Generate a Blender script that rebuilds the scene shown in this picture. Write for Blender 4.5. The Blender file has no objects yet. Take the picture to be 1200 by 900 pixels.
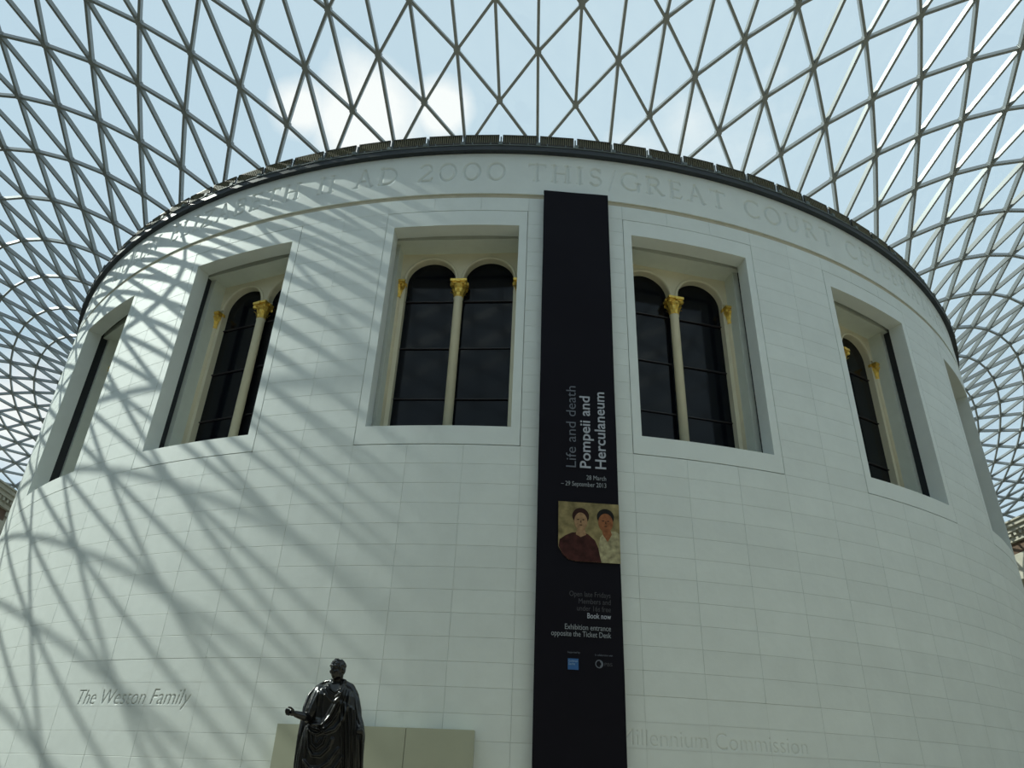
import bpy, bmesh, math, random
import numpy as np
from mathutils import Vector, Matrix, Euler
random.seed(7); np.random.seed(7)
SC = bpy.context.scene
COL = SC.collection
PI = math.pi
rad = math.radians

# ------------------------------------------------------------------ camera
cd = bpy.data.cameras.new('camera'); cam = bpy.data.objects.new('camera', cd); COL.objects.link(cam)
CP = Vector((-2.8073, -39.5504, 2.6214))
FW = Vector((0.05716976, 0.87368517, 0.48312095)); RR = Vector((0.99566655, -0.0854465, 0.03670162)); UU = Vector((-0.07334666, -0.47892915, 0.87478405))
cam.matrix_world = Matrix(((RR.x, UU.x, -FW.x, CP.x), (RR.y, UU.y, -FW.y, CP.y), (RR.z, UU.z, -FW.z, CP.z), (0, 0, 0, 1)))
cd.sensor_width = 36.0; cd.lens = 36.0*865.4/1200.0; cd.clip_end = 600
SC.camera = cam

# ------------------------------------------------------------------ sky, sun, exposure
SUN_AZ, SUN_EL = -98.0, 37.0          # degrees round from the south axis towards the east (negative: west)
SKY_STRENGTH, SUN_STRENGTH = 1.05, 4.5
SC.view_settings.view_transform = 'Standard'; SC.view_settings.look = 'None'
SC.view_settings.exposure = 0.0; SC.view_settings.gamma = 1.0; SC.view_settings.use_curve_mapping = False
w = bpy.data.worlds.new('sky'); SC.world = w; w.use_nodes = True
nt = w.node_tree; nt.nodes.clear()
def N(t, kind, **kw):
    n = t.nodes.new(kind)
    for k, v in kw.items():
        if k == 'inp':
            for a, b in v.items(): n.inputs[a].default_value = b
        else: setattr(n, k, v)
    return n
L = nt.links.new
CLOUDS = [((-0.158, 0.665, 0.73), 0.17, 0.62), ((-0.058, 0.654, 0.754), 0.09, 0.62), ((-0.233, 0.649, 0.724), 0.11, 0.66), ((-0.505, 0.782, 0.364), 0.3, 0.8)]
tc = N(nt, 'ShaderNodeTexCoord')
sep = N(nt, 'ShaderNodeSeparateXYZ'); L(tc.outputs['Generated'], sep.inputs[0])
ramp = N(nt, 'ShaderNodeValToRGB'); L(sep.outputs['Z'], ramp.inputs[0])
e = ramp.color_ramp.elements
e[0].position = 0.0; e[0].color = (0.58, 0.72, 0.90, 1)
e[1].position = 1.0; e[1].color = (0.64, 0.74, 0.86, 1)
m = e.new(0.45); m.color = (0.58, 0.72, 0.88, 1)
mp = N(nt, 'ShaderNodeMapping', inp={'Location': (0.35, 0.1, 0.0), 'Scale': (1, 1, 1.5)}); L(tc.outputs['Generated'], mp.inputs[0])
noise = N(nt, 'ShaderNodeTexNoise', inp={'Scale': 3.2, 'Detail': 7.0, 'Roughness': 0.55}); L(mp.outputs[0], noise.inputs['Vector'])
def cloud(direction, size, thresh):
    """a cumulus bank round one direction of the sky, its edge broken up by the noise"""
    dv = N(nt, 'ShaderNodeVectorMath', operation='DISTANCE'); L(tc.outputs['Generated'], dv.inputs[0]); dv.inputs[1].default_value = Vector(direction).normalized()
    mr = N(nt, 'ShaderNodeMapRange', inp={'From Min': 0.0, 'From Max': size, 'To Min': .55, 'To Max': -.35}); L(dv.outputs['Value'], mr.inputs[0])
    ad = N(nt, 'ShaderNodeMath', operation='ADD'); L(mr.outputs[0], ad.inputs[0]); L(noise.outputs[0], ad.inputs[1])
    m2 = N(nt, 'ShaderNodeMapRange', inp={'From Min': thresh, 'From Max': thresh+.22}); L(ad.outputs[0], m2.inputs[0]); return m2.outputs[0]
cl = [cloud(d, s_, t) for d, s_, t in CLOUDS]
cr = N(nt, 'ShaderNodeMapRange', inp={'From Min': 0.60, 'From Max': 0.80, 'To Max': 0.8}); L(noise.outputs[0], cr.inputs[0])
acc = cr.outputs[0]
for c_ in cl:
    mx_ = N(nt, 'ShaderNodeMath', operation='MAXIMUM'); L(acc, mx_.inputs[0]); L(c_, mx_.inputs[1]); acc = mx_.outputs[0]
hz = N(nt, 'ShaderNodeTexNoise', inp={'Scale': 1.4, 'Detail': 3.0}); L(tc.outputs['Generated'], hz.inputs['Vector'])
hr = N(nt, 'ShaderNodeMapRange', inp={'From Min': .3, 'From Max': .7, 'To Max': .30}); L(hz.outputs[0], hr.inputs[0])
m0 = N(nt, 'ShaderNodeMix', data_type='RGBA'); L(hr.outputs[0], m0.inputs[0]); L(ramp.outputs[0], m0.inputs[6]); m0.inputs[7].default_value = (0.82, 0.90, 0.96, 1)
mixc = N(nt, 'ShaderNodeMix', data_type='RGBA'); L(acc, mixc.inputs[0]); L(m0.outputs[2], mixc.inputs[6]); mixc.inputs[7].default_value = (1.12, 1.06, 1.08, 1)
bg = N(nt, 'ShaderNodeBackground', inp={'Strength': SKY_STRENGTH}); L(mixc.outputs[2], bg.inputs[0])
wo = N(nt, 'ShaderNodeOutputWorld'); L(bg.outputs[0], wo.inputs[0])
sd = bpy.data.lights.new('sun', 'SUN'); sd.energy = SUN_STRENGTH; sd.angle = rad(0.53); sd.color = (1.0, 0.97, 0.90)
so = bpy.data.objects.new('sun', sd); COL.objects.link(so)
a_, e_ = rad(SUN_AZ), rad(SUN_EL)
sv = Vector((math.sin(a_)*math.cos(e_), -math.cos(a_)*math.cos(e_), math.sin(e_)))
so.rotation_euler = sv.to_track_quat('Z', 'Y').to_euler(); so.location = sv*80

# ------------------------------------------------------------------ materials
def mat(name, col, rough=0.6, metal=0.0, noise_amt=0.0, scale=3.0, bump=0.0, bscale=20.0, spec=0.5, ior=1.5):
    m = bpy.data.materials.new(name); m.use_nodes = True; t = m.node_tree; b = t.nodes['Principled BSDF']
    b.inputs['Base Color'].default_value = (*col, 1); b.inputs['Roughness'].default_value = rough; b.inputs['Metallic'].default_value = metal
    b.inputs['Specular IOR Level'].default_value = spec; b.inputs['IOR'].default_value = ior
    g = N(t, 'ShaderNodeNewGeometry')
    if noise_amt:
        nz = N(t, 'ShaderNodeTexNoise', inp={'Scale': scale, 'Detail': 5.0}); t.links.new(g.outputs['Position'], nz.inputs['Vector'])
        mr = N(t, 'ShaderNodeMapRange', inp={'From Min': 0.3, 'From Max': 0.7, 'To Min': 1-noise_amt, 'To Max': 1+noise_amt}); t.links.new(nz.outputs[0], mr.inputs[0])
        vm = N(t, 'ShaderNodeVectorMath', operation='SCALE'); vm.inputs[0].default_value = col; t.links.new(mr.outputs[0], vm.inputs['Scale'])
        t.links.new(vm.outputs[0], b.inputs['Base Color'])
    if bump:
        nb = N(t, 'ShaderNodeTexNoise', inp={'Scale': bscale, 'Detail': 3.0}); t.links.new(g.outputs['Position'], nb.inputs['Vector'])
        bp = N(t, 'ShaderNodeBump', inp={'Strength': bump, 'Distance': 0.02}); t.links.new(nb.outputs[0], bp.inputs['Height']); t.links.new(bp.outputs[0], b.inputs['Normal'])
    return m
def stone_mat(name, col, per_block=0.05):
    """pale limestone, each block of the 3.6 degree / 0.514 m bond a slightly different tone"""
    m = bpy.data.materials.new(name); m.use_nodes = True; t = m.node_tree; b = t.nodes['Principled BSDF']; l = t.links.new
    b.inputs['Roughness'].default_value = 0.55; b.inputs['Specular IOR Level'].default_value = 0.3
    g = N(t, 'ShaderNodeNewGeometry'); s = N(t, 'ShaderNodeSeparateXYZ'); l(g.outputs['Position'], s.inputs[0])
    ny = N(t, 'ShaderNodeMath', operation='MULTIPLY', inp={1: -1.0}); l(s.outputs['Y'], ny.inputs[0])
    at = N(t, 'ShaderNodeMath', operation='ARCTAN2'); l(s.outputs['X'], at.inputs[0]); l(ny.outputs[0], at.inputs[1])
    k = N(t, 'ShaderNodeMath', operation='DIVIDE', inp={1: rad(3.6)}); l(at.outputs[0], k.inputs[0]); kf = N(t, 'ShaderNodeMath', operation='FLOOR'); l(k.outputs[0], kf.inputs[0])
    z = N(t, 'ShaderNodeMath', operation='SUBTRACT', inp={1: 0.42}); l(s.outputs['Z'], z.inputs[0]); z2 = N(t, 'ShaderNodeMath', operation='DIVIDE', inp={1: 0.5142}); l(z.outputs[0], z2.inputs[0]); zf_ = N(t, 'ShaderNodeMath', operation='FLOOR'); l(z2.outputs[0], zf_.inputs[0])
    cmb = N(t, 'ShaderNodeCombineXYZ'); l(kf.outputs[0], cmb.inputs[0]); l(zf_.outputs[0], cmb.inputs[1])
    wn = N(t, 'ShaderNodeTexWhiteNoise'); l(cmb.outputs[0], wn.inputs['Vector'])
    nz = N(t, 'ShaderNodeTexNoise', inp={'Scale': 1.3, 'Detail': 7.0, 'Roughness': 0.6}); l(g.outputs['Position'], nz.inputs['Vector'])
    mr = N(t, 'ShaderNodeMapRange', inp={'To Min': 1-per_block, 'To Max': 1+per_block*.6}); l(wn.outputs['Value'], mr.inputs[0])
    mr2 = N(t, 'ShaderNodeMapRange', inp={'From Min': .3, 'From Max': .7, 'To Min': 0.96, 'To Max': 1.03}); l(nz.outputs[0], mr2.inputs[0])
    mu = N(t, 'ShaderNodeMath', operation='MULTIPLY'); l(mr.outputs[0], mu.inputs[0]); l(mr2.outputs[0], mu.inputs[1])
    vm = N(t, 'ShaderNodeVectorMath', operation='SCALE'); vm.inputs[0].default_value = col; l(mu.outputs[0], vm.inputs['Scale']); l(vm.outputs[0], b.inputs['Base Color'])
    nb = N(t, 'ShaderNodeTexNoise', inp={'Scale': 6.0, 'Detail': 6.0}); l(g.outputs['Position'], nb.inputs['Vector'])
    bp = N(t, 'ShaderNodeBump', inp={'Strength': 0.12, 'Distance': 0.03}); l(nb.outputs[0], bp.inputs['Height']); l(bp.outputs[0], b.inputs['Normal'])
    return m
def glass_roof():
    m = bpy.data.materials.new('roof_glass'); m.use_nodes = True; t = m.node_tree; t.nodes.clear(); l = t.links.new
    tr = N(t, 'ShaderNodeBsdfTransparent', inp={'Color': (0.84, 0.93, 0.90, 1)})
    gl = N(t, 'ShaderNodeBsdfGlossy', inp={'Color': (0.9, 0.95, 1, 1), 'Roughness': 0.02})
    # thin pane: the same Schlick reflectance seen from above and from below
    lw = N(t, 'ShaderNodeLayerWeight'); pw = N(t, 'ShaderNodeMath', operation='POWER', inp={1: 5.0}); l(lw.outputs['Facing'], pw.inputs[0])
    fr = N(t, 'ShaderNodeMapRange', inp={'To Min': 0.05, 'To Max': 0.9}); l(pw.outputs[0], fr.inputs[0])
    mx = N(t, 'ShaderNodeMixShader'); out = N(t, 'ShaderNodeOutputMaterial')
    l(fr.outputs[0], mx.inputs[0]); l(tr.outputs[0], mx.inputs[1]); l(gl.outputs[0], mx.inputs[2]); l(mx.outputs[0], out.inputs[0])
    return m
STONE = stone_mat('drum_limestone', (0.745, 0.785, 0.76), 0.03)
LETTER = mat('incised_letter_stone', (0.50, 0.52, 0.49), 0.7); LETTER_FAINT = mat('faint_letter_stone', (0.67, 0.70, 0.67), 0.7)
STONE_PLAIN = mat('frieze_limestone', (0.74, 0.78, 0.755), 0.6, noise_amt=0.03, scale=1.5, bump=0.1, bscale=6)
WARM = mat('buff_stone', (0.50, 0.45, 0.33), 0.7, noise_amt=0.06)
CREAM = mat('cream_paint', (0.72, 0.67, 0.50), 0.5, noise_amt=0.03, scale=2)
INNER = mat('inner_reveal_stone', (0.66, 0.70, 0.63), 0.6, noise_amt=0.03)
SLOT = mat('slot_metal_and_darkness', (0.018, 0.022, 0.028), 0.5)  # near-black slot lining, also standing in for darkness within window openings
GOLD = mat('gilding', (0.80, 0.56, 0.12), 0.30, 0.6, noise_amt=0.25, scale=30)
STEEL = mat('roof_steel_paint', (0.25, 0.27, 0.27), 0.35, 0.15, spec=0.6)
BLACK = mat('black_gutter_metal', (0.018, 0.024, 0.03), 0.45)
GRILLE = mat('dark_grille', (0.035, 0.033, 0.025), 0.5)
RIB = mat('grille_rib', (0.17, 0.155, 0.09), 0.6)
BRACKET = mat('grey_bracket', (0.14, 0.17, 0.17), 0.6)
MORTAR = mat('mortar', (0.60, 0.63, 0.59), 0.9)
ROOFGLASS = glass_roof()
WINGLASS = mat('dark_window_glass', (0.003, 0.004, 0.007), 0.09, spec=0.20, bump=0.12, bscale=0.8)
TRANSOM = mat('window_bar', (0.02, 0.015, 0.015), 0.5)
BANNER = mat('black_banner_cloth', (0.0065, 0.0055, 0.010), 0.75, spec=0.15)
BRONZE = mat('black_bronze', (0.005, 0.005, 0.0055), 0.22, 0.0, noise_amt=0.3, scale=12, spec=0.55, bump=0.05, bscale=60)
SCREEN = mat('beige_screen_board', (0.40, 0.41, 0.31), 0.6, noise_amt=0.02)
FLOOR = mat('pale_floor_stone', (0.52, 0.455, 0.34), 0.45, noise_amt=0.05)
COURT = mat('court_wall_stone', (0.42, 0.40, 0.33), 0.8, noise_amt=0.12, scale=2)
COURT_DARK = mat('dark_brown_frieze_stone', (0.12, 0.075, 0.05), 0.85, noise_amt=0.2, scale=3)  # dark brown, for the band under the cornice
def ink(name, col): return mat(name, col, 0.7, spec=0.2)
INK_WHITE = ink('white_print', (0.42, 0.44, 0.50)); INK_GREY = ink('grey_print', (0.15, 0.165, 0.20)); INK_DIM = ink('dim_print', (0.07, 0.07, 0.08)); INK_SMALL = ink('small_white_print', (0.30, 0.32, 0.35))
INK_BLUE = ink('blue_print', (0.045, 0.13, 0.33)); INK_PALE = ink('pale_blue_print', (0.25, 0.38, 0.55))

# ------------------------------------------------------------------ helpers
def mesh_obj(name, verts, faces, material, parent=None, smooth=False, kind=None):
    me = bpy.data.meshes.new(name); me.from_pydata([tuple(v) for v in verts], [], faces); me.update()
    return link(name, me, material, parent, smooth, kind)
def link(name, me, material, parent=None, smooth=False, kind=None):
    if material is not None and not me.materials: me.materials.append(material)
    if smooth and len(me.polygons): me.polygons.foreach_set('use_smooth', [True]*len(me.polygons))
    o = bpy.data.objects.new(name, me); COL.objects.link(o)
    if parent is not None: o.parent = parent
    if kind: o['kind'] = kind
    return o
def empty(name, loc=(0, 0, 0), kind=None):
    o = bpy.data.objects.new(name, None); COL.objects.link(o); o.location = loc; o.empty_display_size = .3
    if kind: o['kind'] = kind
    return o
def tag(o, label, cat, group=None):
    o['label'] = label; o['category'] = cat
    if group: o['group'] = group
    return o
def dupo(src, parent, rotz=None, loc=None):
    o = src.copy(); COL.objects.link(o); o.parent = parent
    if rotz is not None: o.rotation_euler = (0, 0, rotz)
    if loc is not None: o.location = loc
    return o
def cyl(az, r, z): a = rad(az); return (r*math.sin(a), -r*math.cos(a), z)
class MB:
    def __init__(s): s.v = []; s.f = []
    def add(s, vs, fs):
        n = len(s.v); s.v += [tuple(v) for v in vs]; s.f += [tuple(i+n for i in f) for f in fs]
    def hexa(s, p):  # 8 points: bottom 0-3 ccw, top 4-7
        s.add(p, [(3, 2, 1, 0), (4, 5, 6, 7), (0, 1, 5, 4), (1, 2, 6, 5), (2, 3, 7, 6), (3, 0, 4, 7)])
    def box(s, x0, x1, y0, y1, z0, z1, f=lambda p: p):
        s.hexa([f(p) for p in ((x0, y0, z0), (x1, y0, z0), (x1, y1, z0), (x0, y1, z0), (x0, y0, z1), (x1, y0, z1), (x1, y1, z1), (x0, y1, z1))])
    def bar(s, a, b, w, d, up):
        a = Vector(a); b = Vector(b); t = (b-a).normalized(); up = Vector(up); sd_ = t.cross(up)
        if sd_.length < 1e-6: sd_ = t.cross(Vector((1, 0, 0)))
        sd_.normalize(); u = sd_.cross(t)
        s.hexa([a-sd_*w/2-u*d, a+sd_*w/2-u*d, b+sd_*w/2-u*d, b-sd_*w/2-u*d, a-sd_*w/2, a+sd_*w/2, b+sd_*w/2, b-sd_*w/2])
    def arc(s, az0, az1, step, r0, r1, z0, z1, caps=True):
        """curved box: radius r0 (inner) to r1 (outer)"""
        n = max(1, int(round((az1-az0)/step))); b = len(s.v)
        for i in range(n+1):
            a = az0+(az1-az0)*i/n
            s.v += [cyl(a, r1, z0), cyl(a, r1, z1), cyl(a, r0, z1), cyl(a, r0, z0)]
        for i in range(n):
            p = b+4*i; q = p+4
            s.f += [(p, q, q+1, p+1), (p+1, q+1, q+2, p+2), (p+2, q+2, q+3, p+3), (p+3, q+3, q, p)]
        if caps: s.f += [(b, b+1, b+2, b+3), (b+4*n+3, b+4*n+2, b+4*n+1, b+4*n)]
    def lathe(s, prof, n, f=lambda p: p):
        b = len(s.v)
        for r, z in prof:
            for i in range(n):
                a = 2*PI*i/n; s.v.append(tuple(f((r*math.cos(a), r*math.sin(a), z))))
        for j in range(len(prof)-1):
            for i in range(n):
                i2 = (i+1) % n; s.f.append((b+j*n+i, b+j*n+i2, b+(j+1)*n+i2, b+(j+1)*n+i))
        s.f.append(tuple(b+i for i in reversed(range(n)))); s.f.append(tuple(b+(len(prof)-1)*n+i for i in range(n)))
    def obj(s, name, material, parent=None, smooth=False, kind=None): return mesh_obj(name, s.v, s.f, material, parent, smooth, kind)

R = 22.733            # outer face of the drum
A0 = 10.193; CH = 0.5142; BZ0 = 0.42   # course height
WINS = [-45, -27, -9, 9, 27, 45]

# ------------------------------------------------------------------ roof surface (triangulated lattice)
RA, B_, C_, D_ = 22.245, 36.625, 46.025, 51.125
def zf(x, y):
    r = np.hypot(x, y); th = np.arctan2(y, x); lam = .5; mu = 14.
    psi = (1-x/B_)*(1+x/B_)*(1-y/C_)*(1+y/D_)
    eta = psi/((1-RA*x/r/B_)*(1+RA*x/r/B_)*(1-RA*y/r/C_)*(1+RA*y/r/D_)); al = (r/RA-1)*psi; C = np.cos(2*th); S = np.sin(th)
    z1 = 1.245*eta+19.71
    z2 = al*((1-lam)*((35+10*psi)*.5*(1+C)+12*(.5*(1-C)+S)+(7.5+12*psi)*.5*(.5*(1-C)-S)-1.6)-5*(1+C)+10*(.5*(.5*(1-C)+S))**2*(1-3*al)+2.5*(.5*(.5*(1-C)-S))**2*(r/RA-1)**2)
    bx, bX, cy, dy = [np.maximum(v, 1e-6) for v in (B_-x, B_+x, C_-y, D_+y)]
    h = lambda p, q: np.hypot(p, q)/(p*q)
    be = (1-RA/r)/(h(bx, cy)+h(bx, dy)+h(bX, cy)+h(bX, dy))
    z3 = be*(lam*(1.75*(1+C)+1.5*(1-C)+.3*S)+1.05*(np.exp(-mu*(1-x/B_))+np.exp(-mu*(1+x/B_)))*(np.exp(-mu*(1-y/C_))+np.exp(-mu*(1+y/D_))))
    return z1+z2+z3
J = 24
def bpt(k):
    k %= 120; sg = 1
    if k > 60: k = 120-k; sg = -1
    if k <= 13: p = (B_*k/13, -D_)
    elif k <= 47: p = (B_, -D_+(C_+D_)*(k-13)/34)
    else: p = (B_*(60-k)/13, C_)
    return sg*p[0], p[1]
G = np.zeros((J+1, 120, 2))
for k in range(120):
    q0 = np.array([RA*math.sin(rad(3*k)), -RA*math.cos(rad(3*k))]); q1 = np.array(bpt(k))
    for j in range(J+1): G[j, k] = q0*(1-j/J)+q1*j/J
msk = ((np.arange(J+1)[:, None]+np.arange(120)[None]) % 2 == 1)
for it in range(400):
    H = G.copy(); lf = np.roll(G, 1, 1); rt = np.roll(G, -1, 1)
    s4 = lf[:-2]+rt[:-2]+lf[2:]+rt[2:]           # rows 1..J-1
    H[1:J] = s4/4
    H[2:J-1] = (s4[1:-1]+G[0:J-3]+G[4:J+1])/6
    G = np.where(msk[..., None], H, G)
WARP = [-3.0193, 0.1498, -2.2353, -9.2007, -4.9631, -3.2339, -0.026, 0.3087, -2.3975, 27.2415, -4.6642, -3.7315, 5.5338, 0.4521, -2.829, -6.9812, 1.9327, -1.0944, 3.7726, 0.934, 0.5122, 13.3045, -1.925, -2.1344, 0.5401, -2.6097, -0.5604, 3.5193, -0.9891, -1.4773]
kk = np.where(np.arange(120) <= 60, np.arange(120), np.arange(120)-120)[None]/30.*np.ones((J+1, 1)); ss = np.arange(J+1)[:, None]/24.*np.ones((1, 120))
win = 1/(1+np.exp((abs(kk)*30-36)/2.))
bas = np.stack([ss*(1-ss)*g*h*win for g in (1+0*kk, kk, kk**2, kk**3, kk**4) for h in (1+0*ss, ss, ss*ss)], -1)
G[..., 0] += bas@np.array(WARP[:15]); G[..., 1] += bas@np.array(WARP[15:])
Z = np.zeros((J+1, 120)); Z[1:J] = zf(G[1:J, :, 0], G[1:J, :, 1]); Z[0] = 20.955; Z[J] = 19.71
def node(k, j): k %= 120; return Vector((G[j, k, 0], G[j, k, 1], Z[j, k]))
def nrm(x, y):
    h = .05; z = lambda a, b: float(zf(np.float64(a), np.float64(b)))
    r = math.hypot(x, y)
    if r < RA+.1: x, y = x*(RA+.1)/r, y*(RA+.1)/r
    x = max(-B_+.3, min(B_-.3, x)); y = max(-D_+.3, min(C_-.3, y))
    return Vector((-(z(x+h, y)-z(x-h, y))/2/h, -(z(x, y+h)-z(x, y-h))/2/h, 1)).normalized()
def px(p):
    d = Vector(p)-CP; z = d.dot(FW)
    if z < .5: return None
    return 600+865.4*d.dot(RR)/z, 450-865.4*d.dot(UU)/z
def seen_size(pts, area):
    q = [px(p) for p in pts]
    if any(v is None for v in q): return 0
    cx = sum(v[0] for v in q)/len(q); cy = sum(v[1] for v in q)/len(q)
    if not (-20 < cx < 1220 and -20 < cy < 920): return 0
    mid = sum((Vector(p) for p in pts), Vector())/len(pts)
    d = mid-CP                                   # hidden behind the drum?
    aa = d.x**2+d.y**2; bb = CP.x*d.x+CP.y*d.y; cc = CP.x**2+CP.y**2-R*R; disc = bb*bb-aa*cc
    if disc > 0:
        t = (-bb-math.sqrt(disc))/aa
        if 0 < t < 1 and CP.z+t*d.z < 20.4: return 0
    if area:
        return abs(sum(q[i][0]*q[(i+1) % len(q)][1]-q[(i+1) % len(q)][0]*q[i][1] for i in range(len(q))))/2
    return math.dist(q[0], q[1])
roof = empty('ceiling', (0, 0, 0), 'structure')
bars = []; panes = []
for j in range(J+1):
    for k in range(120):
        if (k+j) % 2 == 0: continue
        if j < J:
            bars += [((k, j), (k+1, j+1)), ((k, j), (k-1, j+1))]
        if j+2 <= J:
            bars.append(((k, j), (k, j+2))); panes += [((k, j), (k+1, j+1), (k, j+2)), ((k, j), (k, j+2), (k-1, j+1))]
        if j == 0 : panes.append(((k, 0), (k+2, 0), (k+1, 1)))
        if j == J : panes.append(((k, J), (k+1, J-1), (k+2, J)))
        if j == J: bars.append(((k, J), (k+2, J)))
def bar_geo(b):
    p, q = node(*b[0]), node(*b[1]); m_ = (p+q)/2
    mb = MB(); mb.bar(p, q, .088, .165, nrm(m_.x, m_.y)); return mb
bars.sort(key=lambda b: -seen_size([node(*b[0]), node(*b[1])], False))
rest = MB()
for i, b in enumerate(bars):
    g = bar_geo(b)
    if i < 300: g.obj('steel_bar', STEEL, roof)
    else: rest.add(g.v, g.f)
for j in range(1, J):
    for k in range(120):
        if (k+j) % 2:
            p = node(k, j); n_ = nrm(p.x, p.y); q = n_.to_track_quat('Z', 'Y')
            rest.lathe([(.105, -.175), (.105, .01)], 6, lambda v: p+q@Vector(v))
rest.obj('steel_lattice_bars', STEEL, roof, kind='stuff')
def pane_geo(t):
    pts = [node(*v) for v in t]; c = sum(pts, Vector())/3; n_ = nrm(c.x, c.y); n2 = (pts[1]-pts[0]).cross(pts[2]-pts[0])
    if n2.z < 0: pts.reverse()
    pts = [p+(c-p).normalized()*.05+n_*.02 for p in pts]
    return [tuple(p) for p in pts]
panes.sort(key=lambda t: -seen_size([node(*v) for v in t], True))
rest = MB()
for i, t in enumerate(panes):
    g = pane_geo(t)
    if i < 300: mesh_obj('glass_pane', g, [(0, 1, 2)], ROOFGLASS, roof)
    else: rest.add(g, [(0, 1, 2)])
rest.obj('glass_panes', ROOFGLASS, roof, kind='stuff')
mb = MB(); mb.arc(-180, 180, 3, RA-.12, RA+.10, 20.70, 20.93, caps=False); mb.obj('ring_beam', BLACK, roof)

# ------------------------------------------------------------------ floor and surrounding court
mb = MB(); mb.box(-40, 40, -54, 49, -.3, 0)
mb.obj('floor', FLOOR, kind='structure')
def court_wall(name, p0, p1, inward):
    """straight court wall from p0 to p1 with pilasters, window recesses, dark frieze and cornice"""
    p0 = Vector(p0); p1 = Vector(p1); d = (p1-p0); ln = d.length; t = d.normalized(); n_ = Vector(inward)
    f = lambda q: tuple(p0+t*q[0]+n_*q[1]+Vector((0, 0, q[2])))
    o = empty(name, (0, 0, 0), 'structure')
    mb = MB(); mb.box(0, ln, -1.2, 0, 0, 19.6, f); mb.obj('wall_face', COURT, o)
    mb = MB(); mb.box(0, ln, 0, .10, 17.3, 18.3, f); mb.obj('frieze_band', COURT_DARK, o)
    mb = MB()
    for (a, z0, z1) in ((.25, 18.3, 18.65), (.42, 18.65, 18.95), (.62, 18.95, 19.35), (.5, 19.35, 19.55)): mb.box(0, ln, 0, a, z0, z1, f)
    mb.obj('cornice', COURT, o)
    mb = MB(); nb = int(ln/6.1)
    for i in range(nb+1):
        x = ln*i/nb; mb.box(max(0, x-.55), min(ln, x+.55), 0, .3, 0, 16.4, f); mb.box(max(0, x-.75), min(ln, x+.75), 0, .42, 16.4, 17.3, f)
    mb.obj('pilasters', COURT, o)
    for i in range(nb):
        x = ln*(i+.5)/nb
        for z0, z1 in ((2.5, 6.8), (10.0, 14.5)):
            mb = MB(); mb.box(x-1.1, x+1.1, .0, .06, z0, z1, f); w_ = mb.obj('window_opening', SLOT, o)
    return o
court_wall('wall_west', (-B_, -D_, 0), (-B_, C_, 0), (1, 0, 0))
court_wall('wall_east', (B_, C_, 0), (B_, -D_, 0), (-1, 0, 0))
court_wall('wall_south', (B_, -D_, 0), (-B_, -D_, 0), (0, 1, 0))
court_wall('wall_north', (-B_, C_, 0), (B_, C_, 0), (0, -1, 0))
def portico(sx, name, label):
    """projecting stone portico on the side walls: entablature with dentils, block above columns"""
    o = empty(name, (sx*34.9, 0, 0)); tag(o, label, 'portico')
    f = lambda q: (sx*(B_-34.9-q[1]) if False else sx*(B_-q[1])-sx*34.9, q[0], q[2])
    y0, y1 = -11.0, 12.5
    mb = MB(); mb.box(y0, y1, .65, 2.6, 16.0, 17.6, f); mb.obj('architrave', COURT, o)
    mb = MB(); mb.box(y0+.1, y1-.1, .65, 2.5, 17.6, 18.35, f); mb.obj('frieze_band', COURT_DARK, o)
    mb = MB()
    for a, z0, z1 in ((2.75, 18.35, 18.6), (3.1, 18.85, 19.1), (3.3, 19.1, 19.35), (3.45, 19.35, 19.45)): mb.box(y0-.1, y1+.1, .65, a, z0, z1, f)
    mb.box(y0, y1, .65, 2.7, 18.6, 18.85, f)
    mb.obj('cornice', COURT, o)
    d0 = MB(); d0.box(-.13, .13, 2.7, 3.0, 18.62, 18.84, f); first = None
    n_ = 47
    for i in range(n_):
        yy = y0+.2+(y1-y0-.4)*i/(n_-1)
        if first is None: first = d0.obj('dentil', COURT, o); first.location = (0, yy, 0)
        else: dupo(first, o, loc=(0, yy, 0))
    for i in range(4):
        yy = y0+1.2+(y1-y0-2.4)*i/3; mb = MB()
        mb.lathe([(.95, 0), (.95, .3), (.8, .45), (.75, .6), (.66, 14.9), (.8, 15.05), (.62, 15.1), (.95, 15.6), (.95, 16.0)], 20, lambda p: f((yy+p[0], 1.75+p[1]*.85, p[2])))
        mb.obj('column', COURT, o, True)
portico(-1, 'west_portico', 'weathered stone portico cornice peeking past left edge of white drum')
portico(1, 'east_portico', 'sunlit carved stone portico cornice peeking past right edge of white drum')

# ------------------------------------------------------------------ drum
drum = empty('wall_drum', (0, 0, 0), 'structure')
HG = 5.375; HO = 4.749; OZ0, OZ1 = 10.718, 17.338; GZ0, GZ1 = 10.205, 17.897
# backing wall (mortar) just under the block faces, with window openings left free
mb = MB(); rb = R-.022; ri = R-.50
edges = [-180]+[v for c in WINS for v in (c-HG, c+HG)]+[180]
for i in range(len(edges)-1):
    a0, a1 = edges[i], edges[i+1]
    isw = i % 2 == 1
    if isw:
        mb.arc(a0, a1, 1.2, ri, rb, 0, GZ0-.012); mb.arc(a0, a1, 1.2, ri, rb, GZ1+.012, 18.40)
    else:
        far = a0 == -180 or a1 == 180
        mb.arc(a0, a1, 1.2, ri, rb, 0, 18.40)
mb.obj('backing_wall', MORTAR, drum)
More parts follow.
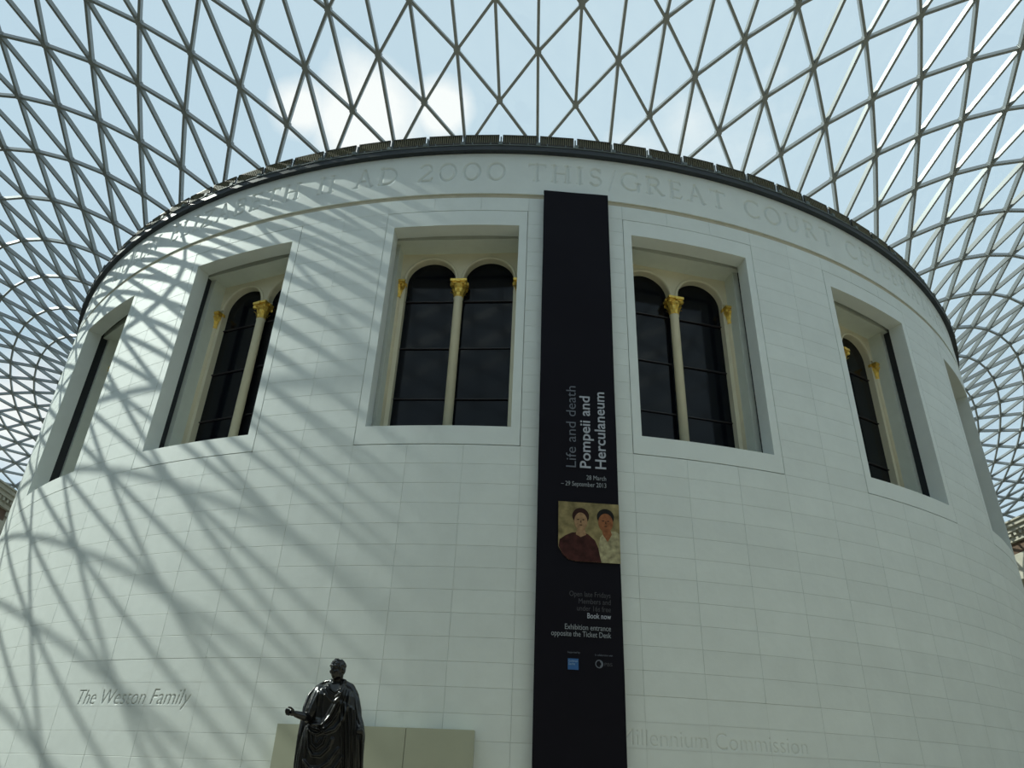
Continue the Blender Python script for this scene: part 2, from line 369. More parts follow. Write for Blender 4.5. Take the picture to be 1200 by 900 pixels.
# inner core of the reading room behind the stone skin, seen only as darkness round the slots
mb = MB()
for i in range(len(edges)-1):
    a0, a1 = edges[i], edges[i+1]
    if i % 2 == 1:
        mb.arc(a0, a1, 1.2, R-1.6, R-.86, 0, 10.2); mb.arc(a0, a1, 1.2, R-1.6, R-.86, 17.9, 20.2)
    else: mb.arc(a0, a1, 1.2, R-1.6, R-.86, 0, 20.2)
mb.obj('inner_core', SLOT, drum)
mb = MB(); mb.arc(-180, 180, 3, 0.01, R-.4, 20.0, 20.25, caps=False); mb.obj('drum_top', STONE_PLAIN, drum)
# block course grid
JW = 0.0045   # joint width (m)
def blk(az0, az1, z0, z1):
    """one dressed block with a tiny arris round the face"""
    w_ = math.degrees(JW/2/R); c = .006; cw = math.degrees(c/R); n = 3; mb = MB()
    A = [az0+w_]+[az0+w_+cw+(az1-az0-2*w_-2*cw)*i/n for i in range(n+1)]+[az1-w_]
    ZZ = [z0+JW/2, z0+JW/2+c, z1-JW/2-c, z1-JW/2]
    v = []
    for i, a in enumerate(A):
        for jz, z in enumerate(ZZ):
            rr = R if (0 < i < len(A)-1 and 0 < jz < 3) else R-.004
            v.append(cyl(a, rr, z))
    f = []; m_ = 4
    for i in range(len(A)-1):
        for jz in range(3): f.append((i*m_+jz, (i+1)*m_+jz, (i+1)*m_+jz+1, i*m_+jz+1))
    # returns into the joint
    loop = [i*m_ for i in range(len(A))]+[(len(A)-1)*m_+jz for jz in (1, 2, 3)]+[i*m_+3 for i in range(len(A)-2, -1, -1)]+[2, 1]
    b0 = len(v)
    for q in loop:
        x, y, z = v[q]; s_ = (R-.024)/math.hypot(x, y); v.append((x*s_, y*s_, z))
    for i in range(len(loop)):
        i2 = (i+1) % len(loop); f.append((loop[i], b0+i, b0+i2, loop[i2]))
    mb.add(v, f); return mb
def engraved(az0, az1, z0, z1, depthfn, step=.013):
    """block face as a fine grid, the letters cut into it"""
    w_ = math.degrees(JW/2/R); a0, a1 = az0+w_, az1-w_; zz0, zz1 = z0+JW/2, z1-JW/2
    na = int(R*rad(a1-a0)/step); nz = int((zz1-zz0)/step)
    A = np.linspace(a0, a1, na+1); ZZ = np.linspace(zz0, zz1, nz+1)
    AA, Z2 = np.meshgrid(A, ZZ, indexing='ij'); d = depthfn(R*np.radians(AA), Z2)
    rr = R-d; X = rr*np.sin(np.radians(AA)); Y = -rr*np.cos(np.radians(AA))
    v = np.stack([X, Y, Z2], -1).reshape(-1, 3); f = []
    i, jz = np.meshgrid(np.arange(na), np.arange(nz), indexing='ij'); p = (i*(nz+1)+jz).ravel()
    f = np.stack([p, p+nz+1, p+nz+2, p+1], -1)
    dm = (d[:-1, :-1]+d[1:, :-1]+d[:-1, 1:]+d[1:, 1:]).ravel()/4
    return v, f, (dm > d.max()*.45 if d.max() > .004 else dm > 9)
def np_mesh(name, v, f, material, parent, smooth=False, kind=None):
    me = bpy.data.meshes.new(name); me.vertices.add(len(v)); me.vertices.foreach_set('co', np.asarray(v, np.float32).ravel())
    f = np.asarray(f, np.int32); me.loops.add(f.size); me.loops.foreach_set('vertex_index', f.ravel())
    me.polygons.add(len(f)); me.polygons.foreach_set('loop_start', np.arange(0, f.size, f.shape[1], dtype=np.int32))
    me.update(calc_edges=True); me.validate()
    return link(name, me, material, parent, smooth, kind)

# outlines of plain sans lettering, from Blender's built-in face
def text_loops(txt, size=1.0, shear=0.0, sx=1.0, bold=0.0, spacing=1.0):
    cu = bpy.data.curves.new('tmp', 'FONT'); cu.body = txt; cu.size = size; cu.shear = shear; cu.offset = bold; cu.resolution_u = 4; cu.space_character = spacing
    cu.fill_mode = 'NONE' if hasattr(cu, 'fill_mode') and False else cu.fill_mode
    o = bpy.data.objects.new('tmp', cu); COL.objects.link(o); dg = bpy.context.evaluated_depsgraph_get(); dg.update()
    me = bpy.data.meshes.new_from_object(o.evaluated_get(dg))
    bm = bmesh.new(); bm.from_mesh(me)
    bmesh.ops.remove_doubles(bm, verts=bm.verts, dist=1e-6)
    seg = [((e.verts[0].co.x*sx, e.verts[0].co.y), (e.verts[1].co.x*sx, e.verts[1].co.y)) for e in bm.edges if len(e.link_faces) == 1]
    bm.free(); bpy.data.objects.remove(o); bpy.data.curves.remove(cu); bpy.data.meshes.remove(me)
    return np.array(seg)
def depth_from_segs(S, depth, soft):
    x0, x1 = S[..., 0].min()-.1, S[..., 0].max()+.1; y0, y1 = S[..., 1].min()-.1, S[..., 1].max()+.1
    def fn(X, Y):
        d = np.zeros(X.shape); m_ = (X > x0) & (X < x1) & (Y > y0) & (Y < y1)
        if not m_.any(): return d
        px_, py_ = X[m_], Y[m_]; ins = np.zeros(px_.shape, bool); dist = np.full(px_.shape, 9.)
        for (a, b) in S:
            if (a[1]-b[1]) != 0:
                c = ((a[1] > py_) != (b[1] > py_)) & (px_ < (b[0]-a[0])*(py_-a[1])/(b[1]-a[1])+a[0]); ins ^= c
            ab = b-a; l2 = (ab**2).sum()+1e-12; t = np.clip(((px_-a[0])*ab[0]+(py_-a[1])*ab[1])/l2, 0, 1)
            dist = np.minimum(dist, np.hypot(px_-a[0]-t*ab[0], py_-a[1]-t*ab[1]))
        sd_ = np.where(ins, dist, 0); d[m_] = depth*np.clip(sd_/soft, 0, 1); return d
    return fn
def place(S, x0, y0, width=None, height=None):
    S = S.copy(); mn = S.reshape(-1, 2).min(0); mx = S.reshape(-1, 2).max(0)
    if width: S[..., 0] = (S[..., 0]-mn[0])*width/(mx[0]-mn[0])+x0
    else: S[..., 0] += x0-mn[0]
    if height: S[..., 1] *= height
    S[..., 1] += y0; return S
wS = text_loops('The Weston Family', 1.0, shear=.22, bold=-.006)
cap = .70
wS = place(wS, R*rad(-30.75), 4.06, width=R*rad(8.75), height=.34/cap)
mS = text_loops('Millennium Commission', 1.0, bold=-.008)
mS = place(mS, R*rad(2.2), 3.56, width=R*rad(10.9), height=.33/cap)
fW = depth_from_segs(wS, .022, .012); fM = depth_from_segs(mS, .016, .012)
cells = []
for row in range(35):
    z0 = BZ0-.0+CH*row+ (A0-(BZ0+CH*19)); z1 = z0+CH
    for c in range(-21, 21):
        a0, a1 = c*3.6, (c+1)*3.6; am = (a0+a1)/2
        if any(abs(am-wc) < 5.2 for wc in WINS) and A0-.01 < z0 and z1 < GZ1+.02: continue
        cells.append((a0, a1, z0, z1))
zt = A0+CH*15
cells2 = []
for (a0, a1, z0, z1) in cells: cells2.append((seen_size([cyl(a0, R+.05, z0), cyl(a1, R+.05, z0), cyl(a1, R+.05, z1), cyl(a0, R+.05, z1)], True)*(1 if math.cos(rad((a0+a1)/2+4.06)) > R/39.65 else 0), a0, a1, z0, z1))
cells2.sort(key=lambda t: -t[0])
proto = blk(-1.8, 1.8, 0, CH); pm = None; rest = MB(); nind = 0; fine_v = []; fine_f = []; fo = 0
for s_, a0, a1, z0, z1 in cells2:
    eng = None
    if 3.9 < z1 and z0 < 4.6 and -33 < a0 < -20: eng = fW
    elif 3.2 < z1 and z0 < 4.05 and 0 <= a0 < 13: eng = fM
    if eng is not None:
        v, f, cut = engraved(a0, a1, z0, z1, eng); nind += 1
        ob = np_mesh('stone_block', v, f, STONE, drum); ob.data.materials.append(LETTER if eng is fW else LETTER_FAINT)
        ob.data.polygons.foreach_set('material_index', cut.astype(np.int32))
    elif nind < 300:
        nind += 1
        if pm is None: ob = proto.obj('stone_block', STONE, drum); pm = ob
        else: ob = dupo(pm, drum)
        ob.rotation_euler = (0, 0, rad((a0+a1)/2)); ob.location = (0, 0, z0)
    else:
        g = blk(a0, a1, z0, z1); rest.add(g.v, g.f)
rest.obj('stone_blocks', STONE, drum, kind='stuff')
mb = MB(); mb.arc(-180, -75.6, 1.8, R-.03, R, 0, 18.40); mb.arc(75.6, 180, 1.8, R-.03, R, 0, 18.40); mb.obj('far_side_wall', STONE_PLAIN, drum)
zc = A0+CH*16   # 18.42 top of the courses
# groove under the frieze: recessed buff band between courses and frieze
mb = MB(); mb.arc(-180, 180, 1.2, R-.5, R-.045, 18.38, 18.62, caps=False); mb.obj('recessed_band', WARM, drum)

# ---- frieze with cut inscription: roman capitals drawn as strokes
def arcp(cx, cy, rx, ry, a0, a1, n=14): return [(cx+rx*math.cos(rad(a0+(a1-a0)*i/n)), cy+ry*math.sin(rad(a0+(a1-a0)*i/n))) for i in range(n+1)]
TK, TN, SF = .060, .030, .022      # half widths: thick, thin, serif
def serif(x, y, w_=.13): return ([(x-w_, y), (x+w_, y)], SF)
def glyph(c):
    S = []; a = S.append
    if c == 'I': a(([(.13, .0), (.13, 1)], TK)); S += [serif(.13, .02), serif(.13, .98)]; w_ = .26
    elif c == 'H': a(([(.13, 0), (.13, 1)], TK)); a(([(.70, 0), (.70, 1)], TK)); a(([(.13, .52), (.70, .52)], TN)); S += [serif(x, y) for x in (.13, .70) for y in (.02, .98)]; w_ = .83
    elif c == 'T': a(([(.38, 0), (.38, 1)], TK)); a(([(.02, .97), (.74, .97)], TN)); S.append(serif(.38, .02)); a(([(.02, .97), (.0, .84)], SF)); a(([(.74, .97), (.76, .84)], SF)); w_ = .76
    elif c == 'E': a(([(.13, 0), (.13, 1)], TK)); a(([(.05, .98), (.55, .98), (.56, .86)], SF+.005)); a(([(.13, .52), (.48, .52), (.48, .44)], SF+.005)); a(([(.05, .02), (.56, .02), (.60, .15)], SF+.005)); w_ = .60
    elif c == 'L': a(([(.13, 0), (.13, 1)], TK)); S.append(serif(.13, .98)); a(([(.05, .02), (.56, .02), (.60, .16)], SF+.005)); w_ = .60
    elif c == 'Z': a(([(.06, .86), (.06, .98), (.68, .98)], SF+.005)); a(([(.66, .97), (.06, .03)], TK)); a(([(.04, .02), (.70, .02), (.73, .16)], SF+.005)); w_ = .74
    elif c == 'A': a(([(.42, 1.02), (.13, 0)], TN)); a(([(.42, 1.02), (.76, 0)], TK)); a(([(.24, .36), (.64, .36)], TN)); S += [serif(.12, .02, .11), serif(.76, .02, .13)]; w_ = .88
    elif c == 'B': a(([(.13, 0), (.13, 1)], TK)); a(([(.05, .98), (.34, .98)]+arcp(.34, .76, .20, .22, 90, -90)+[(.13, .54)], TN+.012)); a(([(.34, .54)]+arcp(.36, .28, .26, .26, 90, -90)+[(.05, .02)], TN+.014)); w_ = .66
    elif c == 'D': a(([(.13, 0), (.13, 1)], TK)); a(([(.05, .98), (.34, .98)]+arcp(.34, .50, .44, .48, 90, -90, 20)+[(.05, .02)], TN+.016)); w_ = .82
    elif c == 'O': a((arcp(.46, .5, .42, .50, 0, 360, 28), TN+.016)); w_ = .92
    elif c == 'Q': a((arcp(.46, .5, .42, .50, 0, 360, 28), TN+.016)); a(([(.50, .05), (.72, -.12), (1.0, -.2)], TN+.01)); w_ = .95
    elif c == '0': a((arcp(.40, .5, .35, .50, 0, 360, 28), TN+.014)); w_ = .80
    elif c == '2': a((arcp(.33, .72, .25, .28, 160, -30)+[(.06, .04)], TN+.012)); a(([(.05, .03), (.58, .03), (.64, .17)], TN+.008)); w_ = .64
    elif c == 'S': a((arcp(.31, .74, .21, .25, 25, 255, 14)+arcp(.30, .26, .23, .26, 80, -155, 14), TN+.014)); a(([(.52, .98), (.52, .80)], SF)); w_ = .60
    elif c == 'G': a((arcp(.47, .5, .43, .50, 50, 320, 24), TN+.016)); a(([(.78, .02), (.78, .44)], TK)); S.append(serif(.78, .44, .12)); a(([(.76, .97), (.76, .80)], SF)); w_ = .90
    elif c == 'C': a((arcp(.47, .5, .43, .50, 50, 312, 24), TN+.016)); a(([(.76, .97), (.76, .80)], SF)); a(([(.76, .03), (.76, .18)], SF)); w_ = .82
    elif c == 'R': a(([(.13, 0), (.13, 1)], TK)); a(([(.05, .98), (.36, .98)]+arcp(.36, .75, .22, .23, 90, -90)+[(.13, .52)], TN+.012)); a(([(.32, .52), (.70, .02)], TK)); S += [serif(.13, .02), serif(.74, .02, .09)]; w_ = .78
    elif c == 'U': a(([(.13, .98), (.13, .35)]+arcp(.42, .33, .29, .33, 180, 360, 16)+[(.71, .98)], TN+.016)); S += [serif(.13, .98), serif(.71, .98)]; w_ = .84
    elif c == 'N': a(([(.13, 0), (.13, 1)], TN)); a(([(.11, .98), (.74, .02)], TK)); a(([(.74, 0), (.74, 1)], TN)); S += [serif(.13, .02), serif(.74, .98), serif(.08, .98, .08)]; w_ = .86
    elif c == 'M': a(([(.16, 0), (.20, 1)], TN)); a(([(.19, 1), (.50, .04)], TK)); a(([(.50, .04), (.80, 1)], TN)); a(([(.80, 1), (.86, 0)], TK)); S += [serif(.15, .02, .10), serif(.86, .02)]; w_ = 1.0
    elif c == 'J': a(([(.13, .98), (.13, .1), (.0, -.12)], TK)); S.append(serif(.13, .98)); w_ = .26
    elif c == 'Y': a(([(.08, .98), (.40, .5)], TK)); a(([(.72, .98), (.40, .5)], TN)); a(([(.40, .5), (.40, 0)], TK)); S += [serif(.40, .02), serif(.10, .98, .1), serif(.70, .98, .1)]; w_ = .80
    elif c == '/': a(([(.0, -.25), (.34, 1.05)], .018)); w_ = .30
    else: w_ = .72
    return S, w_
def layout(txt, gap=.27):
    x = 0; out = []; pos = []
    for c in txt:
        S, w_ = glyph(c); pos.append(x)
        for pts, hw in S: out.append(([(px_+x, py_) for px_, py_ in pts], hw))
        x += w_+(gap if c != ' ' else .0)
    return out, x, pos
full = 'MAJESTY QUEEN ELIZABETH II AD 2000 THIS/GREAT COURT CELEBRATING THE NEW'
full = full.replace('NEW', 'NE')
strokes, tot, pos = layout(full)
iT, iC = full.index('THIS'), full.index('COURT')
hgt = .70; base = 19.14
scx = R*rad(14.35+3.75)/(pos[iC]-pos[iT]); ox = R*rad(-3.75)-pos[iT]*scx
fz0, fz1 = 18.60, 20.27; st = .024
amax = 66.0; na = int(2*R*rad(amax)/st); nz = int((fz1-fz0)/st)
AX = np.linspace(-R*rad(amax), R*rad(amax), na+1); ZX = np.linspace(fz0, fz1, nz+1)
dep = np.zeros((na+1, nz+1))
for pts, hw in strokes:
    P_ = [(ox+a*scx, base+b*hgt) for a, b in pts]; hw2 = hw*.72*1.05
    i0 = np.searchsorted(AX, min(p[0] for p in P_)-hw2-.03); i1 = np.searchsorted(AX, max(p[0] for p in P_)+hw2+.03)
    if i1 <= 0 or i0 > na: continue
    X, Y = np.meshgrid(AX[i0:i1], ZX, indexing='ij'); dist = np.full(X.shape, 9.)
    for (x0, y0), (x1, y1) in zip(P_[:-1], P_[1:]):
        l2 = (x1-x0)**2+(y1-y0)**2+1e-12; t = np.clip(((X-x0)*(x1-x0)+(Y-y0)*(y1-y0))/l2, 0, 1)
        dist = np.minimum(dist, np.hypot(X-x0-t*(x1-x0), Y-y0-t*(y1-y0)))
    dep[i0:i1] = np.maximum(dep[i0:i1], .06*np.clip((hw2+.012-dist)/.036, 0, 1))
rr = R-dep; AA = AX[:, None]/R
v = np.stack([rr*np.sin(AA), -rr*np.cos(AA), np.broadcast_to(ZX[None], rr.shape)], -1).reshape(-1, 3)
i, jz = np.meshgrid(np.arange(na), np.arange(nz), indexing='ij'); p = (i*(nz+1)+jz).ravel()
np_mesh('inscribed_frieze', v, np.stack([p, p+nz+1, p+nz+2, p+1], -1), STONE_PLAIN, drum)
mb = MB(); mb.arc(-180, -amax, 1.2, R-.4, R, fz0, fz1); mb.arc(amax, 180, 1.2, R-.4, R, fz0, fz1)
mb.arc(-amax, amax, 1.2, R-.4, R-.06, fz0, fz1)
mb.arc(-amax, amax, .6, R-.07, R-.0005, fz0-.012, fz0)
mb.obj('frieze_backing', STONE_PLAIN, drum)

# ------------------------------------------------------------------ windows
CW = math.cos(rad(HO)); RN0 = R*CW; HT = R*math.sin(rad(HO))   # local frame: x tangential, y towards the centre (depth), z up
def make_window(idx, c):
    o = empty('window_%d' % idx, (0, 0, 0), 'structure'); o.rotation_euler = (0, 0, rad(c))
    # local coordinates: (t, -rn, z)
    # stone surround: sill, lintel, two jambs, curved outer faces
    g = .010; gd = math.degrees(g/R)
    def arcpiece(name, a0, a1, z0, z1, parent=o):
        mb = MB(); mb.arc(a0, a1, .6, R-.50, R, z0, z1); return mb.obj(name, STONE_PLAIN, parent)
    arcpiece('sill', -HG+gd, HG-gd, GZ0+g, OZ0)
    arcpiece('lintel', -HG+gd, HG-gd, OZ1, GZ1-g)
    for s_ in (-1, 1):
        a_in = HO; mb = MB(); n = 3
        for k in range(n):
            a0 = a_in+(HG-gd-a_in)*k/n; a1 = a_in+(HG-gd-a_in)*(k+1)/n
            # inner side of the jamb runs straight back, parallel to the window axis
            P0 = (R*math.sin(rad(a0)), -R*math.cos(rad(a0))); P1 = (R*math.sin(rad(a1)), -R*math.cos(rad(a1)))
            back = -(RN0-.5); q = [(s_*P0[0], P0[1]), (s_*P1[0], P1[1]), (s_*P1[0], back), (s_*P0[0], back)]
            if s_ < 0: q.reverse()
            mb.hexa([(*p_, OZ0) for p_ in q]+[(*p_, OZ1) for p_ in q])
        mb.obj('jamb', STONE_PLAIN, o)
    Y = lambda dr: -(RN0-dr)
    # dark slot between skin and inner building
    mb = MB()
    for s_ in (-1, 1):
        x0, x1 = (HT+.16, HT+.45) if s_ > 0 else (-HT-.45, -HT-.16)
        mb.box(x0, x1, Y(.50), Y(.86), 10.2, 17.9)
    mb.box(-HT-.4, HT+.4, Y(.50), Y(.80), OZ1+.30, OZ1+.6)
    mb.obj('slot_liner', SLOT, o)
    # inner building: reveal, soffit, arch panel
    mb = MB()
    for s_ in (-1, 1):
        x0, x1 = (HT-.02, HT+.5) if s_ > 0 else (-HT-.5, -HT+.02)
        mb.box(x0, x1, Y(.80), Y(1.75), 10.2, 17.60)
    mb.obj('inner_reveal', INNER, o)
    mb = MB(); mb.box(-HT-.5, HT+.5, Y(.62), Y(1.75), OZ1+.02, OZ1+.4); mb.obj('inner_soffit', INNER, o)
    mb = MB(); mb.box(-HT-.5, HT+.5, Y(.52), Y(1.9), 10.0, 10.60); mb.obj('inner_sill', INNER, o)
    # arch panel with two round-headed lights
    ca, ra, zs = .90, .765, 16.36; mb = MB(); tt = []
    for cc in (-ca, ca): tt += [cc-ra*math.cos(PI*i/24) for i in range(25)]
    tt = sorted(set([-HT]+tt+[HT]))
    def zlow(t):
        for cc in (-ca, ca):
            if abs(t-cc) <= ra+1e-9: return zs+math.sqrt(max(0, ra*ra-(t-cc)**2))
        return 10.6
    for t0, t1 in zip(tt[:-1], tt[1:]):
        tm = (t0+t1)/2
        inside = any(abs(tm-cc) < ra for cc in (-ca, ca))
        if inside: z0_, z1_ = zlow(t0), zlow(t1)
        else:
            if abs(tm) < .2: z0_ = z1_ = zs-.1
            else: z0_ = z1_ = 10.6
        mb.hexa([(t0, Y(1.30), z0_), (t1, Y(1.30), z1_), (t1, Y(1.62), z1_), (t0, Y(1.62), z0_), (t0, Y(1.30), 17.45), (t1, Y(1.30), 17.45), (t1, Y(1.62), 17.45), (t0, Y(1.62), 17.45)])
    mb.obj('arch_panel', CREAM, o)
    for cc in (-ca, ca):   # raised archivolt
        mb = MB(); n = 24; prof = [(ra+.005, .0), (ra+.005, .045), (ra+.05, .055), (ra+.085, .03), (ra+.09, .0)]
        for i in range(n+1):
            a = PI*i/n
            for r_, h_ in prof: mb.v.append((cc-r_*math.cos(a), Y(1.30)-h_, zs+r_*math.sin(a)))
        for i in range(n):
            for q in range(4): b = i*5+q; mb.f.append((b, b+1, b+6, b+5))
        mb.obj('archivolt', CREAM, o, True)
    # centre column, side columns, gilded capitals
    def column(t, parent):
        mb = MB(); f = lambda p_: (p_[0]+t, p_[1]+Y(1.34), p_[2])
        mb.lathe([(.135, 10.6), (.135, 15.62), (.15, 15.64), (.15, 15.67)], 20, f); sh = mb.obj('column', CREAM, parent, True)
        cp = MB(); cp.lathe([(.13, 15.66), (.155, 15.70), (.135, 15.74), (.15, 15.95), (.20, 16.12), (.21, 16.15)], 16, f)
        cp.box(-.25, .25, -.25, .25, 16.17, 16.25, f); cp.box(-.21, .21, -.21, .21, 16.12, 16.18, f)
        for tier, (z0_, h_, n_, r0_) in enumerate(((15.70, .22, 8, .14), (15.84, .24, 8, .155))):
            for i in range(n_):
                a = 2*PI*(i+.5*tier)/n_; pts = []
                for k, (dz, dr_, w_) in enumerate(((0, 0, .045), (.5, .025, .052), (.85, .07, .04), (1.0, .115, .022), (.9, .13, .012))):
                    cx, cy = (r0_+dr_)*math.cos(a), (r0_+dr_)*math.sin(a); tx, ty = -math.sin(a)*w_, math.cos(a)*w_
                    pts += [f((cx-tx, cy-ty, z0_+h_*dz)), f((cx+tx, cy+ty, z0_+h_*dz))]
                cp.add(pts, [(2*k, 2*k+1, 2*k+3, 2*k+2) for k in range(4)])
        for i in range(4):   # corner volutes
            a = PI/4+i*PI/2; cx, cy = .27*math.cos(a), .27*math.sin(a)
            q = Euler((PI/2, 0, a)).to_matrix()
            cp.lathe([(.055, -.035), (.062, 0), (.055, .035)], 10, lambda p_: f(tuple(q@Vector(p_)+Vector((cx, cy, 16.08)))))
        for i in range(4):   # small flower on each abacus side
            a = i*PI/2; cp.box(-.05, .05, -.03, .03, 16.13, 16.23, lambda p_: f((p_[0]*math.cos(a)-(p_[1]-.25)*math.sin(a), p_[0]*math.sin(a)+(p_[1]-.25)*math.cos(a), p_[2])))
        k_ = cp.obj('gilded_capital', GOLD, sh); k_['label'] = 'gilded leafy capital'
        mb = MB(); mb.box(-.17, .17, -.04, .17, 16.25, 16.40, f); mb.obj('impost_block', CREAM, sh)
        return sh
    column(0, o); column(-1.92, o); column(1.92, o)
    # panes between transoms, each light
    zb = [10.6, 12.30, 13.98, 15.66, 17.2]
    for cc in (-ca, ca):
        for k in range(4):
            z0_, z1_ = zb[k]+.02, zb[k+1]-.02
            mb = MB(); tl = random.uniform(-.004, .004); mb.box(cc-.8, cc+.8, Y(1.52), Y(1.54), z0_, z1_, lambda p_: (p_[0], p_[1]+tl*(p_[2]-z0_)+tl*p_[0], p_[2]))
            mb.obj('window_pane', WINGLASS, o)
            if k: 
                mb = MB(); mb.box(cc-.78, cc+.78, Y(1.47), Y(1.56), zb[k]-.014, zb[k]+.014); mb.obj('transom', TRANSOM, o)
    mb = MB(); mb.box(-HT, HT, Y(1.70), Y(1.75), 10.4, 17.5); mb.obj('dark_room_backing', SLOT, o)  # near-black sheet stands in for the unlit room behind the panes
    return o
for i, c in enumerate(WINS): make_window(i+1, c)

# ------------------------------------------------------------------ gutter and grille panels on the rim
rim = empty('trim_1', (0, 0, 0), 'structure')
mb = MB(); mb.arc(-180, 180, 1.0, R-.3, R+.17, 20.255, 20.45, caps=False); mb.obj('gutter', BLACK, rim)
mb = MB(); mb.arc(-180, 180, 1.0, R+.12, R+.19, 20.44, 20.47, caps=False); mb.obj('gutter_lip', BRACKET, rim)
RP = 22.78
pf = MB(); pf.arc(-1.36, 1.36, 2.72, RP-.05, RP, 20.66, 20.70); pf.arc(-1.36, 1.36, 2.72, RP-.05, RP, 21.01, 21.05); pf.arc(-1.36, -1.30, .1, RP-.05, RP, 20.66, 21.05); pf.arc(1.30, 1.36, .1, RP-.05, RP, 20.66, 21.05)
pf.arc(-1.3, 1.3, 2.6, RP-.06, RP-.045, 20.68, 21.03)
rbm = MB()
for i in range(15):
    a = -1.22+2.44*i/14; rbm.arc(a-.035, a+.035, .1, RP-.045, RP-.008, 20.70, 21.01)
bk = MB(); bk.arc(-.16, .16, .32, RP-.10, RP+.16, 20.45, 20.58); bk.arc(-.05, .05, .1, RP-.12, RP-.03, 20.5, 21.0)
bk.bar(cyl(-.8, RP-.02, 20.46), cyl(-.8, RP-.02, 20.7), .03, .03, (0, 1, 0)); bk.bar(cyl(.9, RP-.02, 20.46), cyl(.7, RP-.02, 20.7), .03, .03, (0, 1, 0))
f0 = f1 = f2 = None
for i in range(-26, 26):
    a = rad(1.5+3*i)
    if f0 is None:
        f0 = pf.obj('grille_panel', GRILLE, rim); f1 = rbm.obj('grille_ribs', RIB, f0); f2 = bk.obj('panel_bracket', BRACKET, rim)
        f0.rotation_euler = (0, 0, a); f2.rotation_euler = (0, 0, a-rad(1.5))
    else:
        p0 = dupo(f0, rim, a); q0 = f1.copy(); COL.objects.link(q0); q0.parent = p0; dupo(f2, rim, a-rad(1.5))

# ------------------------------------------------------------------ beige screen against the drum
scr = empty('display_screen', cyl(-10.6, 22.95, 0)); tag(scr, 'low beige board screen against the drum behind the bronze statue', 'screen')
for a0, a1 in ((-15.79, -12.40), (-12.37, -8.94), (-8.91, -5.46)):
    mb = MB(); mb.arc(a0, a1, .6, 22.78, 23.1, 0.0, 3.69)
    o = mb.obj('screen_board', SCREEN, scr); o.location = -Vector(scr.location)

# ------------------------------------------------------------------ exhibition banner
YB = -22.95
ban = empty('exhibition_banner', (0, YB, 2.0)); tag(ban, 'tall narrow black exhibition banner with white lettering hanging on white drum', 'banner')
inv = lambda o: setattr(o, 'location', (0, -YB, -2.0))
bw = MB(); n = 40; zt, zb_ = 18.55, 2.0
for i in range(n+1):
    z = zt+(zb_-zt)*i/n; wv = lambda x: -.014*math.sin(z*1.3+x*1.1)-.006*math.sin(z*3.1)
    for x in (-1.0, -.5, 0, .5, .95): bw.v.append((x, wv(x)*min(1, i/5), z+(.01 if x > 0 else 0)))
for i in range(n):
    for q in range(4): b = i*5+q; bw.f.append((b, b+5, b+6, b+1))
bo = bw.obj('banner_cloth', BANNER, ban); bo.location = (0, 0, -2.0); sm = bo.modifiers.new('thickness', 'SOLIDIFY'); sm.thickness = .008; sm.offset = 1
mb = MB(); mb.box(-1.0, .95, .02, .06, 18.47, 18.55, lambda p: (p[0], p[1], p[2]-2.0)); mb.obj('top_rail', BLACK, ban)
for x in (-.8, .75):
    mb = MB(); mb.box(x-.03, x+.03, .03, .25, 18.48, 18.54, lambda p: (p[0], p[1], p[2]-2.0)); mb.obj('rail_bracket', BLACK, ban)
def print_text(name, txt, x, z, size, material, align='LEFT', rot=False, bold=0.0, width=None, y=-.03):
    cu = bpy.data.curves.new(name, 'FONT'); cu.body = txt; cu.size = 1; cu.offset = bold; cu.resolution_u = 3; cu.extrude = .0015; cu.align_x = 'LEFT'
    o = bpy.data.objects.new('tmp', cu); COL.objects.link(o); dg = bpy.context.evaluated_depsgraph_get(); dg.update()
    me = bpy.data.meshes.new_from_object(o.evaluated_get(dg)); bpy.data.objects.remove(o); bpy.data.curves.remove(cu)
    n_ = len(me.vertices); co = np.zeros(n_*3, np.float32); me.vertices.foreach_get('co', co); co = co.reshape(-1, 3)
    x0, x1 = co[:, 0].min(), co[:, 0].max(); sx = (width/(x1-x0)) if width else size
    X = (co[:, 0]-x0)*sx; Y_ = co[:, 1]*size; Z_ = co[:, 2]
    if align == 'RIGHT': X -= (x1-x0)*sx
    if rot: new = np.stack([x-Y_, y-Z_, z+X-2.0], -1)      # reads upward
    else: new = np.stack([x+X, y-Z_, z+Y_-2.0], -1)
    if rot: pass
    me.vertices.foreach_set('co', new.astype(np.float32).ravel()); me.update(); me.materials.clear()
    return link(name, me, material, ban)
# cap height of the face is ~0.7 of its size
print_text('large_lettering', 'Life and death', -.075, 9.60, .36, INK_GREY, rot=True, width=2.25, bold=-.004)['label'] = 'grey lettering reading upward'
print_text('large_lettering', 'Pompeii and', .285, 9.60, .38, INK_WHITE, rot=True, width=1.98, bold=.012)['label'] = 'bold white lettering reading upward'
print_text('large_lettering', 'Herculaneum', .665, 9.60, .38, INK_WHITE, rot=True, width=2.13, bold=.012)['label'] = 'bold white lettering reading upward'
print_text('small_lettering', '28 March', .66, 9.30, .165, INK_SMALL, 'RIGHT', width=.48)
print_text('small_lettering', '\u2013 29 September 2013', .66, 9.12, .165, INK_SMALL, 'RIGHT', width=1.10)
print_text('small_lettering', 'Open late Fridays', .69, 6.50, .165, INK_DIM, 'RIGHT', width=.93)
print_text('small_lettering', 'Members and', .69, 6.345, .165, INK_DIM, 'RIGHT', width=.72)
print_text('small_lettering', 'under 16s free', .69, 6.19, .165, INK_DIM, 'RIGHT', width=.76)
print_text('small_lettering', 'Book now', .69, 6.035, .165, INK_WHITE, 'RIGHT', width=.53, bold=.006)
print_text('small_lettering', 'Exhibition entrance', .68, 5.78, .165, INK_SMALL, 'RIGHT', width=1.02)
